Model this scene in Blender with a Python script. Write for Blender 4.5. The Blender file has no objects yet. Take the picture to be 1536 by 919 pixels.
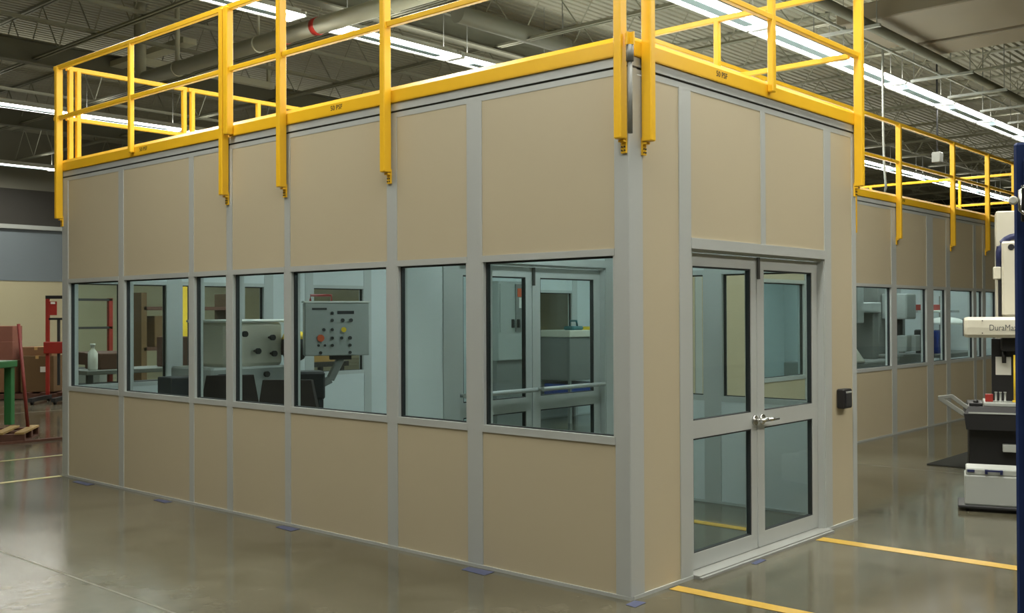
import bpy, math, random
from mathutils import Matrix, Vector
random.seed(7)
S = bpy.context.scene
COL = S.collection

# ------------------------------------------------------------------ camera
cam_d = bpy.data.cameras.new('camera')
cam_d.sensor_width = 36.0
cam_d.lens = 1559.5 / 1536.0 * 36.0
cam_d.clip_start = 0.05
cam_d.clip_end = 200
cam = bpy.data.objects.new('camera', cam_d)
COL.objects.link(cam)
right = Vector((0.66723, -0.74484, -0.00414))
fwd = Vector((0.744846, 0.667193, 0.007558)).normalized()
up = right.cross(fwd).normalized()
right = fwd.cross(up).normalized()
m = Matrix((right, up, -fwd)).transposed().to_4x4()
m.translation = Vector((-4.76956, -3.39213, 1.6))
cam.matrix_world = m
S.camera = cam

# ------------------------------------------------------------------ world, exposure
w = bpy.data.worlds.new('world')
S.world = w
w.use_nodes = True
w.node_tree.nodes['Background'].inputs[0].default_value = (0.5, 0.52, 0.5, 1)
w.node_tree.nodes['Background'].inputs[1].default_value = 0.05
S.view_settings.view_transform = 'Standard'
S.view_settings.look = 'None'
S.view_settings.gamma = 1.0
S.view_settings.exposure = 1.0
LAMP_W = 38.0           # each ceiling strip light
UP_FILL = 0.12          # added upward fill for the roof, as a share of it
ROOM_W = 3.9           # each light inside the enclosure
LAMP_COL = (1.0, 0.98, 0.89)

# ------------------------------------------------------------------ materials
def srgb(r, g, b):
    f = lambda c: ((c / 255.0 + 0.055) / 1.055) ** 2.4 if c > 10 else c / 255.0 / 12.92
    return (f(r), f(g), f(b), 1.0)

def mat(name, col, rough=0.5, metal=0.0, noise=0.0, scale=6.0, bump=0.0, bscale=120.0, spec=0.5):
    M = bpy.data.materials.new(name)
    M.use_nodes = True
    nt = M.node_tree
    b = nt.nodes['Principled BSDF']
    b.inputs['Base Color'].default_value = col
    b.inputs['Roughness'].default_value = rough
    b.inputs['Metallic'].default_value = metal
    b.inputs['Specular IOR Level'].default_value = spec
    tc = nt.nodes.new('ShaderNodeTexCoord')
    if noise > 0:
        n = nt.nodes.new('ShaderNodeTexNoise')
        n.inputs['Scale'].default_value = scale
        n.inputs['Detail'].default_value = 4
        nt.links.new(tc.outputs['Object'], n.inputs['Vector'])
        mx = nt.nodes.new('ShaderNodeMix')
        mx.data_type = 'RGBA'
        mx.inputs['A'].default_value = tuple(c * (1 - noise) for c in col[:3]) + (1,)
        mx.inputs['B'].default_value = tuple(min(1, c * (1 + noise)) for c in col[:3]) + (1,)
        nt.links.new(n.outputs['Fac'], mx.inputs['Factor'])
        nt.links.new(mx.outputs['Result'], b.inputs['Base Color'])
    if bump > 0:
        n2 = nt.nodes.new('ShaderNodeTexNoise')
        n2.inputs['Scale'].default_value = bscale
        nt.links.new(tc.outputs['Object'], n2.inputs['Vector'])
        bp = nt.nodes.new('ShaderNodeBump')
        bp.inputs['Strength'].default_value = bump
        bp.inputs['Distance'].default_value = 0.004
        nt.links.new(n2.outputs['Fac'], bp.inputs['Height'])
        nt.links.new(bp.outputs['Normal'], b.inputs['Normal'])
    return M

def glass_mat(name, tint, refl=1.0):
    M = bpy.data.materials.new(name)
    M.use_nodes = True
    nt = M.node_tree
    nt.nodes.remove(nt.nodes['Principled BSDF'])
    out = nt.nodes['Material Output']
    tr = nt.nodes.new('ShaderNodeBsdfTransparent')
    tr.inputs[0].default_value = tint
    gl = nt.nodes.new('ShaderNodeBsdfGlossy')
    gl.inputs['Roughness'].default_value = 0.02
    gl.inputs[0].default_value = (0.9, 0.95, 0.95, 1)
    fr = nt.nodes.new('ShaderNodeFresnel')
    fr.inputs[0].default_value = 1.45
    mx = nt.nodes.new('ShaderNodeMixShader')
    ge = nt.nodes.new('ShaderNodeNewGeometry')       # reflect on entering only: the pane is thin
    iv = nt.nodes.new('ShaderNodeMath'); iv.operation = 'SUBTRACT'; iv.inputs[0].default_value = 1.0
    nt.links.new(ge.outputs['Backfacing'], iv.inputs[1])
    ml = nt.nodes.new('ShaderNodeMath'); ml.operation = 'MULTIPLY'
    nt.links.new(fr.outputs[0], ml.inputs[0]); nt.links.new(iv.outputs[0], ml.inputs[1])
    nt.links.new(ml.outputs[0], mx.inputs[0])
    nt.links.new(tr.outputs[0], mx.inputs[1])
    nt.links.new(gl.outputs[0], mx.inputs[2])
    nt.links.new(mx.outputs[0], out.inputs[0])
    return M

def emis(name, col, strength):
    M = bpy.data.materials.new(name)
    M.use_nodes = True
    nt = M.node_tree
    nt.nodes.remove(nt.nodes['Principled BSDF'])
    e = nt.nodes.new('ShaderNodeEmission')
    e.inputs[0].default_value = col
    e.inputs[1].default_value = strength
    nt.links.new(e.outputs[0], nt.nodes['Material Output'].inputs[0])
    M.cycles.emission_sampling = 'NONE'
    return M

def floor_mat():
    M = mat('polished_concrete', srgb(118, 111, 94), 0.16)
    nt = M.node_tree
    b = nt.nodes['Principled BSDF']
    tc = nt.nodes['Texture Coordinate']
    n = nt.nodes.new('ShaderNodeTexNoise'); n.inputs['Scale'].default_value = 0.55; n.inputs['Detail'].default_value = 6
    n2 = nt.nodes.new('ShaderNodeTexNoise'); n2.inputs['Scale'].default_value = 5.0; n2.inputs['Detail'].default_value = 8
    nt.links.new(tc.outputs['Object'], n.inputs['Vector']); nt.links.new(tc.outputs['Object'], n2.inputs['Vector'])
    ad = nt.nodes.new('ShaderNodeMath'); ad.operation = 'ADD'
    ml = nt.nodes.new('ShaderNodeMath'); ml.operation = 'MULTIPLY'; ml.inputs[1].default_value = 0.45
    nt.links.new(n2.outputs['Fac'], ml.inputs[0]); nt.links.new(n.outputs['Fac'], ad.inputs[0]); nt.links.new(ml.outputs[0], ad.inputs[1])
    cr = nt.nodes.new('ShaderNodeValToRGB')
    cr.color_ramp.elements[0].position = 0.5; cr.color_ramp.elements[0].color = srgb(72, 69, 53)
    cr.color_ramp.elements[1].position = 0.95; cr.color_ramp.elements[1].color = srgb(112, 108, 92)
    nt.links.new(ad.outputs[0], cr.inputs[0]); nt.links.new(cr.outputs[0], b.inputs['Base Color'])
    mr = nt.nodes.new('ShaderNodeMapRange')
    mr.inputs['From Min'].default_value = 0.3; mr.inputs['From Max'].default_value = 0.7
    mr.inputs['To Min'].default_value = 0.07; mr.inputs['To Max'].default_value = 0.2
    nt.links.new(n.outputs['Fac'], mr.inputs['Value']); nt.links.new(mr.outputs[0], b.inputs['Roughness'])
    bp = nt.nodes.new('ShaderNodeBump'); bp.inputs['Strength'].default_value = 0.09; bp.inputs['Distance'].default_value = 0.01
    nt.links.new(n2.outputs['Fac'], bp.inputs['Height']); nt.links.new(bp.outputs['Normal'], b.inputs['Normal'])
    return M

M = {}
M['floor'] = floor_mat()
M['beige'] = mat('beige_vinyl_panel', srgb(187, 176, 148), 0.42, noise=0.03, scale=1.2)
M['white_panel'] = mat('white_panel', srgb(205, 212, 210), 0.4)
M['alu'] = mat('satin_aluminium', srgb(184, 188, 184), 0.4, metal=0.15, noise=0.02, scale=3)
M['threshold'] = mat('scuffed_aluminium', srgb(150, 151, 146), 0.5, metal=0.1, noise=0.06, scale=10)
M['alu_dark'] = mat('shadow_gap_rubber', srgb(62, 62, 58), 0.6)
M['gasket'] = mat('black_gasket', srgb(30, 34, 34), 0.6)
M['glass'] = glass_mat('tinted_glass', (0.90, 0.955, 0.955, 1))
M['yellow'] = mat('safety_yellow_paint', srgb(240, 188, 40), 0.3, noise=0.04, scale=4)
M['yellow_tape'] = mat('yellow_floor_tape', srgb(196, 158, 62), 0.35, noise=0.12, scale=14)
M['pale_tape'] = mat('faded_yellow_tape', srgb(150, 140, 74), 0.4, noise=0.15, scale=12)
M['blue_tape'] = mat('blue_masking_tape', srgb(74, 80, 108), 0.6, noise=0.2, scale=30)
M['joint'] = mat('joint_filler', srgb(122, 119, 104), 0.5)
M['deck'] = mat('painted_roof_deck', srgb(158, 156, 138), 0.6, noise=0.06, scale=2)
M['joist'] = mat('painted_joist_steel', srgb(150, 150, 132), 0.55)
M['girder'] = mat('girder_steel', srgb(112, 112, 98), 0.55)
M['duct'] = mat('galvanised_duct', srgb(132, 122, 104), 0.5, noise=0.05, scale=2)
M['pipe'] = mat('white_pipe_wrap', srgb(196, 196, 176), 0.45)
M['red'] = mat('red_paint', srgb(150, 42, 32), 0.45, noise=0.1)
M['wood_red'] = mat('dark_red_paint', srgb(112, 40, 34), 0.55)
M['red_band'] = mat('red_band', srgb(190, 50, 40), 0.45)
M['lamp_white'] = mat('lamp_housing_white', srgb(225, 228, 225), 0.4)
M['lamp_cover'] = mat('lamp_cover_grey_blue', srgb(150, 172, 176), 0.5)
M['tube'] = emis('lamp_tube', (1.0, 0.985, 0.94, 1), 9.0)
M['cream'] = mat('cream_wall_paint', srgb(182, 175, 142), 0.6, noise=0.03, scale=0.6)
M['blue_grey'] = mat('blue_grey_wall_paint', srgb(112, 122, 127), 0.55, noise=0.04, scale=0.5)
M['dark_wall'] = mat('dark_wall', srgb(58, 56, 50), 0.7, noise=0.1, scale=1)
M['grey_wall'] = mat('grey_wall', srgb(128, 126, 112), 0.7)
M['navy'] = mat('navy_paint', srgb(12, 42, 96), 0.55, noise=0.05)
M['black'] = mat('black_plastic', srgb(26, 26, 27), 0.45)
M['charcoal'] = mat('charcoal_metal', srgb(46, 47, 48), 0.5)
M['offwhite'] = mat('offwhite_enamel', srgb(206, 202, 184), 0.35)
M['lightgrey'] = mat('light_grey_enamel', srgb(166, 170, 164), 0.4)
M['midgrey'] = mat('mid_grey_enamel', srgb(124, 126, 120), 0.45)
M['chrome'] = mat('brushed_chrome', srgb(205, 205, 200), 0.22, metal=1.0)
M['cable_blue'] = mat('blue_cable_sleeve', srgb(32, 40, 84), 0.5)
M['rubber_mat'] = mat('ribbed_rubber', srgb(40, 42, 38), 0.8, bump=0.3, bscale=60)
M['green'] = mat('machine_green', srgb(38, 96, 50), 0.5, noise=0.08)
M['wood'] = mat('pallet_wood', srgb(150, 124, 72), 0.7, noise=0.15, scale=9)
M['wood_dark'] = mat('weathered_wood', srgb(92, 60, 46), 0.75, noise=0.15, scale=9)
M['carton'] = mat('brown_cardboard', srgb(126, 92, 60), 0.75, noise=0.06)
M['carton_dark'] = mat('dark_cardboard', srgb(104, 80, 48), 0.75, noise=0.06)
M['carton_red'] = mat('reddish_cardboard', srgb(132, 84, 68), 0.75, noise=0.06)
M['paper'] = mat('white_paper', srgb(225, 225, 215), 0.7)
M['ink'] = mat('dark_print', srgb(58, 52, 34), 0.6)
M['grey_ink'] = mat('grey_print', srgb(78, 80, 78), 0.6)
M['orange'] = mat('orange_label', srgb(214, 92, 44), 0.6)
M['blue_bin'] = mat('blue_bin_plastic', srgb(24, 58, 140), 0.45)
M['teal'] = mat('teal_plastic', srgb(40, 100, 104), 0.4)
M['bright_yellow'] = mat('bright_yellow_plastic', srgb(240, 205, 50), 0.45)
M['granite'] = mat('dark_granite', srgb(44, 45, 46), 0.3, noise=0.25, scale=80)
M['fabric'] = mat('dark_brown_fabric', srgb(44, 36, 32), 0.85, bump=0.3, bscale=200)
M['tan'] = mat('tan_board', srgb(186, 150, 90), 0.7, noise=0.1)

# ------------------------------------------------------------------ builders
class MB:
    def __init__(s):
        s.v = []; s.f = []; s.mi = []; s.smooth = []
    def quad(s, pts, mi=0, sm=False):
        b = len(s.v); s.v += [tuple(p) for p in pts]
        s.f.append(tuple(range(b, b + len(pts)))); s.mi.append(mi); s.smooth.append(sm)
    def box(s, x0, x1, y0, y1, z0, z1, mi=0, fm=None):
        if x1 < x0: x0, x1 = x1, x0
        if y1 < y0: y0, y1 = y1, y0
        if z1 < z0: z0, z1 = z1, z0
        b = len(s.v)
        s.v += [(x0,y0,z0),(x1,y0,z0),(x1,y1,z0),(x0,y1,z0),(x0,y0,z1),(x1,y0,z1),(x1,y1,z1),(x0,y1,z1)]
        fs = {'-z':(0,3,2,1),'+z':(4,5,6,7),'-y':(0,1,5,4),'+x':(1,2,6,5),'+y':(2,3,7,6),'-x':(3,0,4,7)}
        for k, f in fs.items():
            s.f.append(tuple(b + i for i in f)); s.mi.append((fm or {}).get(k, mi)); s.smooth.append(False)
        return s
    def bbox(s, x0, x1, y0, y1, z0, z1, c=0.006, mi=0):
        """box with chamfered vertical edges and top/bottom rims"""
        if x1 < x0: x0, x1 = x1, x0
        if y1 < y0: y0, y1 = y1, y0
        if z1 < z0: z0, z1 = z1, z0
        def ring(o, z):
            a0, a1, b0, b1 = x0 + o, x1 - o, y0 + o, y1 - o
            return [(a0+c,b0,z),(a1-c,b0,z),(a1,b0+c,z),(a1,b1-c,z),(a1-c,b1,z),(a0+c,b1,z),(a0,b1-c,z),(a0,b0+c,z)]
        rs = [ring(c*0.6, z0), ring(0, z0 + c), ring(0, z1 - c), ring(c*0.6, z1)]
        s.loft(rs, mi, cap=True)
        return s
    def loft(s, rings, mi=0, cap=True, sm=False, closed=True):
        b = len(s.v); n = len(rings[0])
        for r in rings: s.v += [tuple(p) for p in r]
        for k in range(len(rings) - 1):
            for i in range(n if closed else n - 1):
                j = (i + 1) % n
                s.f.append((b+k*n+i, b+k*n+j, b+(k+1)*n+j, b+(k+1)*n+i)); s.mi.append(mi); s.smooth.append(sm)
        if cap:
            s.f.append(tuple(b + i for i in reversed(range(n)))); s.mi.append(mi); s.smooth.append(False)
            s.f.append(tuple(b + (len(rings)-1)*n + i for i in range(n))); s.mi.append(mi); s.smooth.append(False)
        return s
    def tube(s, pts, r, n=10, mi=0, sm=True, cap=True):
        pts = [Vector(p) for p in pts]
        rings = []
        for i, p in enumerate(pts):
            d = (pts[min(i+1, len(pts)-1)] - pts[max(i-1, 0)]).normalized()
            a = Vector((0,0,1)) if abs(d.z) < 0.9 else Vector((1,0,0))
            u = d.cross(a).normalized(); v = u.cross(d)
            rr = r[i] if isinstance(r, (list, tuple)) else r
            rings.append([p + u*rr*math.cos(2*math.pi*k/n) + v*rr*math.sin(2*math.pi*k/n) for k in range(n)])
        s.loft(rings, mi, cap, sm)
        return s
    def bar(s, p0, p1, wd, ht, mi=0):
        """square bar between two points; wd sideways, ht upward"""
        p0 = Vector(p0); p1 = Vector(p1); d = (p1 - p0).normalized()
        a = Vector((0,0,1)) if abs(d.z) < 0.9 else Vector((1,0,0))
        u = d.cross(a).normalized() * wd/2; v = u.cross(d).normalized() * ht/2
        c = 0.22
        def ring(p):
            o = []
            for (su, sv) in ((1,1-c),(1-c,1),(-1+c,1),(-1,1-c),(-1,-1+c),(-1+c,-1),(1-c,-1),(1,-1+c)):
                o.append(p + u*su + v*sv)
            return o
        s.loft([ring(p0), ring(p1)], mi)
        return s
    def lathe(s, c, prof, n=16, mi=0, sm=True):
        rings = [[(c[0]+r*math.cos(2*math.pi*k/n), c[1]+r*math.sin(2*math.pi*k/n), c[2]+z) for k in range(n)] for r, z in prof]
        s.loft(rings, mi, True, sm)
        return s

def wloc(o):
    v = Vector((0,0,0))
    while o:
        v = v + o.location; o = o.parent
    return v

def part(name, mb, mats, parent=None, local=False, kind=None, label=None):
    """one mesh object; vertices in world metres unless local (then in the parent's frame)"""
    me = bpy.data.meshes.new(name)
    off = Vector((0,0,0))
    o = bpy.data.objects.new(name, me)
    vs = [Vector(v) for v in mb.v]
    if parent is not None:
        o.parent = parent
        if not local:
            off = wloc(parent)
    if not (parent is not None and local):
        # put the origin at the piece's own base
        lo = Vector([min(v[i] for v in vs) for i in range(3)]); hi = Vector([max(v[i] for v in vs) for i in range(3)])
        org = Vector(((lo.x+hi.x)/2, (lo.y+hi.y)/2, lo.z))
        o.location = org - off
        vs = [v - org for v in vs]
    me.from_pydata([tuple(v) for v in vs], [], mb.f)
    for mm in (mats if isinstance(mats, (list, tuple)) else [mats]):
        me.materials.append(mm)
    for p, i, sm in zip(me.polygons, mb.mi, mb.smooth):
        p.material_index = i; p.use_smooth = sm
    me.update()
    COL.objects.link(o)
    if kind: o['kind'] = kind
    if label: o['label'] = label
    return o

def thing(name, label, cat, loc=(0,0,0), rz=0.0, group=None):
    o = bpy.data.objects.new(name, None)
    o.empty_display_size = 0.1
    o.location = loc; o.rotation_euler = (0,0,rz)
    o['label'] = label; o['category'] = cat
    if group: o['group'] = group
    COL.objects.link(o)
    return o

def solo(name, mb, mats, label, cat, group=None):
    o = part(name, mb, mats)
    o['label'] = label; o['category'] = cat
    if group: o['group'] = group
    return o

def struct(name, mb, mats):
    return part(name, mb, mats, kind='structure')

def copy_tree(o, parent=None):
    c = o.copy(); COL.objects.link(c)
    if parent is not None: c.parent = parent
    for ch in list(o.children):
        copy_tree(ch, c)
    return c

def text_part(name, body, size, mat_, parent, mtx, depth=0.001, bold=0.0):
    cu = bpy.data.curves.new('lettering', 'FONT')
    cu.body = body; cu.size = size; cu.extrude = depth; cu.offset = bold; cu.resolution_u = 3
    to = bpy.data.objects.new('lettering_tmp', cu)
    COL.objects.link(to)
    dg = bpy.context.evaluated_depsgraph_get()
    me = bpy.data.meshes.new_from_object(to.evaluated_get(dg))
    bpy.data.objects.remove(to)
    me.materials.clear(); me.materials.append(mat_)
    o = bpy.data.objects.new(name, me)
    COL.objects.link(o)
    o.parent = parent
    o.matrix_local = mtx
    return o

# ------------------------------------------------------------------ big structure
X0, X1, Y0, Y1, ZC = -13.0, 44.0, -13.0, 27.0, 6.9
b = MB(); b.box(X0, X1, Y0, Y1, -0.2, 0.0)
FLOOR = struct('floor', b, M['floor'])
for jx in (-1.81, 5.9, 13.6, -9.5):
    b = MB(); b.box(jx-0.008, jx+0.008, Y0, Y1, 0.0, 0.0012); part('joint_filler', b, M['joint'], FLOOR)
for jy in (-8.5, 14.2):
    b = MB(); b.box(X0, X1, jy-0.008, jy+0.008, 0.0, 0.0011); part('joint_filler', b, M['joint'], FLOOR)

b = MB()                                   # corrugated steel roof deck, ribs along X
prof = []
y = Y0
while y < Y1:
    prof += [(y, ZC), (y+0.085, ZC), (y+0.105, ZC+0.04), (y+0.13, ZC+0.04), (y+0.15, ZC)]
    y += 0.15
for (ya, za), (yb, zb) in zip(prof[:-1], prof[1:]):
    if yb - ya > 1e-6:
        b.quad([(X0,ya,za),(X0,yb,zb),(X1,yb,zb),(X1,ya,za)])
b.box(X0, X1, Y0, Y1, ZC+0.05, ZC+0.2)
CEIL = struct('ceiling', b, M['deck'])
jx = 7.85 - 2.4*8
while jx < X1:
    b = MB()
    for dx in (-0.035, 0.035):
        b.box(jx+dx-0.022, jx+dx+0.022, Y0+.05, Y1-.05, 6.0, 6.012)
        b.box(jx+dx*0.5-0.004, jx+dx*0.5+0.004, Y0+.05, Y1-.05, 6.0, 6.05)
        b.box(jx+dx-0.022, jx+dx+0.022, Y0+.05, Y1-.05, 6.86, 6.9)
    J = part('bar_joist', b, M['joist'], CEIL)
    b = MB(); k = 0; yy = Y0 + 0.3
    while yy + 0.6 < Y1:
        za, zb = (6.03, 6.87) if k % 2 == 0 else (6.87, 6.03)
        p0 = Vector((jx, yy, za)); p1 = Vector((jx, yy+0.6, zb))
        b.tube([p0, p1], 0.012, 4, sm=False, cap=False)
        yy += 0.6; k += 1
    part('web_diagonals', b, M['joist'], J, kind='stuff')
    jx += 2.4
for gy in (8.25, 14.6, -3.0, 20.8):                    # deep girders along X
    b = MB()
    b.box(X0+.05, X1-.05, gy-0.1, gy+0.1, 5.93, 5.955); b.box(X0+.05, X1-.05, gy-0.012, gy+0.012, 5.955, 6.3); b.box(X0+.05, X1-.05, gy-0.1, gy+0.1, 6.3, 6.325)
    part('girder', b, M['girder'], CEIL)
for gy in (10.9, 12.4, 17.6):                         # bridging angles
    b = MB(); b.box(X0+.05, X1-.05, gy-0.03, gy+0.03, 6.05, 6.058); b.box(X0+.05, X1-.05, gy-0.004, gy+0.004, 6.05, 6.11)
    part('bridging_angle', b, M['joist'], CEIL)

b = MB(); b.box(X0, X1, Y1, Y1+0.2, 0, 2.62, 0); b.box(X0, X1, Y1-0.02, Y1+0.2, 2.62, 4.12, 1)
b.box(X0, X1, Y1, Y1+.2, 4.12, 5.25, 2); b.box(X0, X1, Y1, Y1+.2, 5.25, ZC+.2, 3)
WB = struct('wall_back', b, [M['cream'], M['blue_grey'], M['dark_wall'], M['grey_wall']])
b = MB(); b.box(X0, X1, Y1-0.14, Y1-.02, 4.1, 4.22); part('ledge', b, M['lightgrey'], WB)
for sx in range(-12, 44, 3):
    b = MB(); b.box(sx+1.03, sx+1.06, Y1-0.03, Y1-.018, 2.64, 4.1); part('panel_joint', b, M['midgrey'], WB)
b = MB(); b.box(X0-.2, X0, Y0, Y1, 0, ZC+.2); struct('wall_left', b, M['cream'])
b = MB(); b.box(X1, X1+.2, Y0, Y1, 0, 3.2, 0); b.box(X1, X1+.2, Y0, Y1, 3.2, ZC+.2, 1); struct('wall_right', b, [M['cream'], M['dark_wall']])
b = MB(); b.box(X0, X1, Y0-.2, Y0, 0, ZC+.2); struct('wall_front', b, M['cream'])

# ------------------------------------------------------------------ ceiling strip lights
def make_strip():
    t = thing('strip_light', 'x', 'light', (0,0,5.6))
    b = MB()
    b.box(-1.19, 1.19, -0.05, 0.05, 0.07, 0.13)
    for sgn in (-1, 1):                                   # sloping reflector wings
        b.quad([(-1.19, sgn*0.05, 0.085), (1.19, sgn*0.05, 0.085), (1.19, sgn*0.235, 0.0), (-1.19, sgn*0.235, 0.0)])
        b.quad([(-1.19, sgn*0.05, 0.09), (-1.19, sgn*0.235, 0.005), (1.19, sgn*0.235, 0.005), (1.19, sgn*0.05, 0.09)])
    part('reflector_housing', b, M['lamp_white'], t, local=True)
    for yy in (-0.15, 0.15):
        b = MB(); b.tube([(-1.16, yy, 0.01), (1.16, yy, 0.01)], 0.019, 8)
        part('tube', b, M['tube'], t, local=True)
    b = MB(); b.box(-.85, .85, -.075, .075, -.022, .07); part('ballast_cover', b, M['lamp_cover'], t, local=True)
    for xx in (-0.95, 0.95):
        b = MB(); b.tube([(xx, 0, 0.13), (xx, 0, 1.28)], 0.006, 6)
        part('hanger_rod', b, M['midgrey'], t, local=True)
    for xx in (-1.175, 1.175):
        b = MB(); b.box(xx-.014, xx+.014, -.17, .17, -0.005, 0.07)
        part('lamp_holder', b, M['lamp_white'], t, local=True)
    ld = bpy.data.lights.new('strip_lamp', 'AREA')
    ld.shape = 'RECTANGLE'; ld.size = 2.3; ld.size_y = 0.13; ld.energy = LAMP_W/2; ld.color = LAMP_COL
    for yy in (-.15, .15):
        lo = bpy.data.objects.new('strip_lamp', ld); COL.objects.link(lo); lo.parent = t; lo.location = (0,yy,-0.012)
    lu = bpy.data.lights.new('added_uplight', 'AREA')        # added fill lamp that brightens the roof deck; the housing is closed
    lu.shape = 'RECTANGLE'; lu.size = 2.3; lu.size_y = 0.1; lu.energy = LAMP_W*UP_FILL; lu.color = LAMP_COL
    lo = bpy.data.objects.new('added_uplight', lu); COL.objects.link(lo); lo.parent = t; lo.location = (0,0,0.135); lo.rotation_euler = (math.pi,0,0)
    return t
ORD = ['first', 'second', 'third', 'fourth', 'fifth', 'sixth', 'seventh', 'eighth', 'ninth', 'tenth', 'eleventh', 'twelfth', 'thirteenth', 'fourteenth', 'fifteenth', 'sixteenth', 'seventeenth', 'eighteenth', 'nineteenth', 'twentieth']
ROWS = [  # y, row label, x centres from left to right in the photo
    (3.73, 'in the bright row over the door', [-4.82 + 2.42*k for k in range(18)]),
    (8.10, 'in the row behind the left railing', [.16, 2.58, 5.55, 7.97] + [10.39 + 2.42*k for k in range(11)]),
    (16.9, 'in the distant row at far left', [1.2 + 2.42*k for k in range(6)]),
    (24.9, 'in the farthest row at left', [2.2 + 2.42*k for k in range(3)]),
    (-0.6, 'in the row before the enclosure', [-3.2 + 2.42*k for k in range(5)]),
    (-5.0, 'in the row behind the camera', [-3.2 + 2.42*k for k in range(5)]),
]
proto = make_strip(); first = True
for (ry, where, xs) in ROWS:
    for k, x in enumerate(xs):
        t = proto if first else copy_tree(proto)
        first = False
        t.location = (x, ry, 5.6)
        t['label'] = 'fluorescent strip light, ' + ORD[k] + ' from the left ' + where
        t['group'] = 'fluorescent strip lights ' + where

# ------------------------------------------------------------------ the enclosure
H_TOP = 3.05
class Face:
    """a wall face: u along the wall, n outward from its outer plane, z up"""
    def __init__(s, axis, plane, sgn): s.axis, s.plane, s.sgn = axis, plane, sgn
    def box(s, mb, u0, u1, n0, n1, z0, z1, mi=0, two=False):
        a, c = s.plane + s.sgn*n0, s.plane + s.sgn*n1
        fm = None
        if two:
            o = ('+' if s.sgn > 0 else '-') + ('x' if s.axis == 'y' else 'y')
            i = ('-' if s.sgn > 0 else '+') + ('x' if s.axis == 'y' else 'y')
            fm = {o: 0, i: 1}
        if s.axis == 'y': mb.box(a, c, u0, u1, z0, z1, mi, fm)
        else: mb.box(u0, u1, a, c, z0, z1, mi, fm)
    def pt(s, u, n, z):
        a = s.plane + s.sgn*n
        return (a, u, z) if s.axis == 'y' else (u, a, z)
TH = 0.075
def panel(fc, root, u0, u1, z0, z1, outer='beige'):
    b = MB(); fc.box(b, u0, u1, -TH, 0, z0, z1, 0, two=True)
    part('wall_panel', b, [M[outer], M['white_panel']], root)
def mullion(fc, root, u0, u1, z0=0.0, z1=2.955, name='mullion'):
    b = MB(); fc.box(b, u0, u1, -TH-.006, 0.006, z0, z1); part(name, b, M['alu'], root)
def window(fc, root, u0, u1, z0=0.905, z1=1.93):
    b = MB()
    fc.box(b, u0, u1, -TH-.004, 0.008, z0-0.045, z0); fc.box(b, u0, u1, -TH-.004, 0.008, z1, z1+0.04)
    fc.box(b, u0, u0+.012, -TH-.004, 0.004, z0, z1); fc.box(b, u1-.012, u1, -TH-.004, 0.004, z0, z1)
    wf = part('window_frame', b, M['alu'], root)
    b = MB(); g = 0.011; u0 += .012; u1 -= .012
    fc.box(b, u0, u1, -0.05, -0.02, z0, z0+g*.6); fc.box(b, u0, u1, -.05, -.02, z1-g, z1)
    fc.box(b, u0, u0+g, -.05, -.02, z0+g*.6, z1-g); fc.box(b, u1-g, u1, -.05, -.02, z0+g*.6, z1-g)
    part('gasket', b, M['gasket'], wf)
    b = MB(); fc.box(b, u0+g, u1-g, -0.038, -0.032, z0+g*.6, z1-g); part('glass_pane', b, M['glass'], wf)
def wall(fc, root, bays, outer='beige'):
    """bays: (u0, u1, kind) kind W window, P solid panel, M mullion"""
    for (u0, u1, k) in bays:
        if k == 'M': mullion(fc, root, u0, u1)
        elif k == 'P': panel(fc, root, u0, u1, 0.02, 2.95, outer)
        elif k == 'W':
            panel(fc, root, u0, u1, 0.02, 0.86, outer); panel(fc, root, u0, u1, 1.97, 2.95, outer)
            window(fc, root, u0, u1)
def tracks(fc, root, u0, u1, skip=None):
    spans = [(u0, u1)] if not skip else [(u0, skip[0]), (skip[1], u1)]
    for a, c in spans:
        b = MB(); fc.box(b, a, c, -TH-.01, 0.010, 0.0, 0.02); part('base_track', b, M['alu'], root)
    b = MB(); fc.box(b, u0, u1, -TH, 0.002, 2.95, 2.985); fc.box(b, u0, u1, -TH, 0.006, 2.998, H_TOP)
    h = part('header_track', b, M['alu'], root)
    b = MB(); fc.box(b, u0, u1, -TH, -0.006, 2.985, 2.998); part('shadow_gap', b, M['alu_dark'], h)
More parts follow.
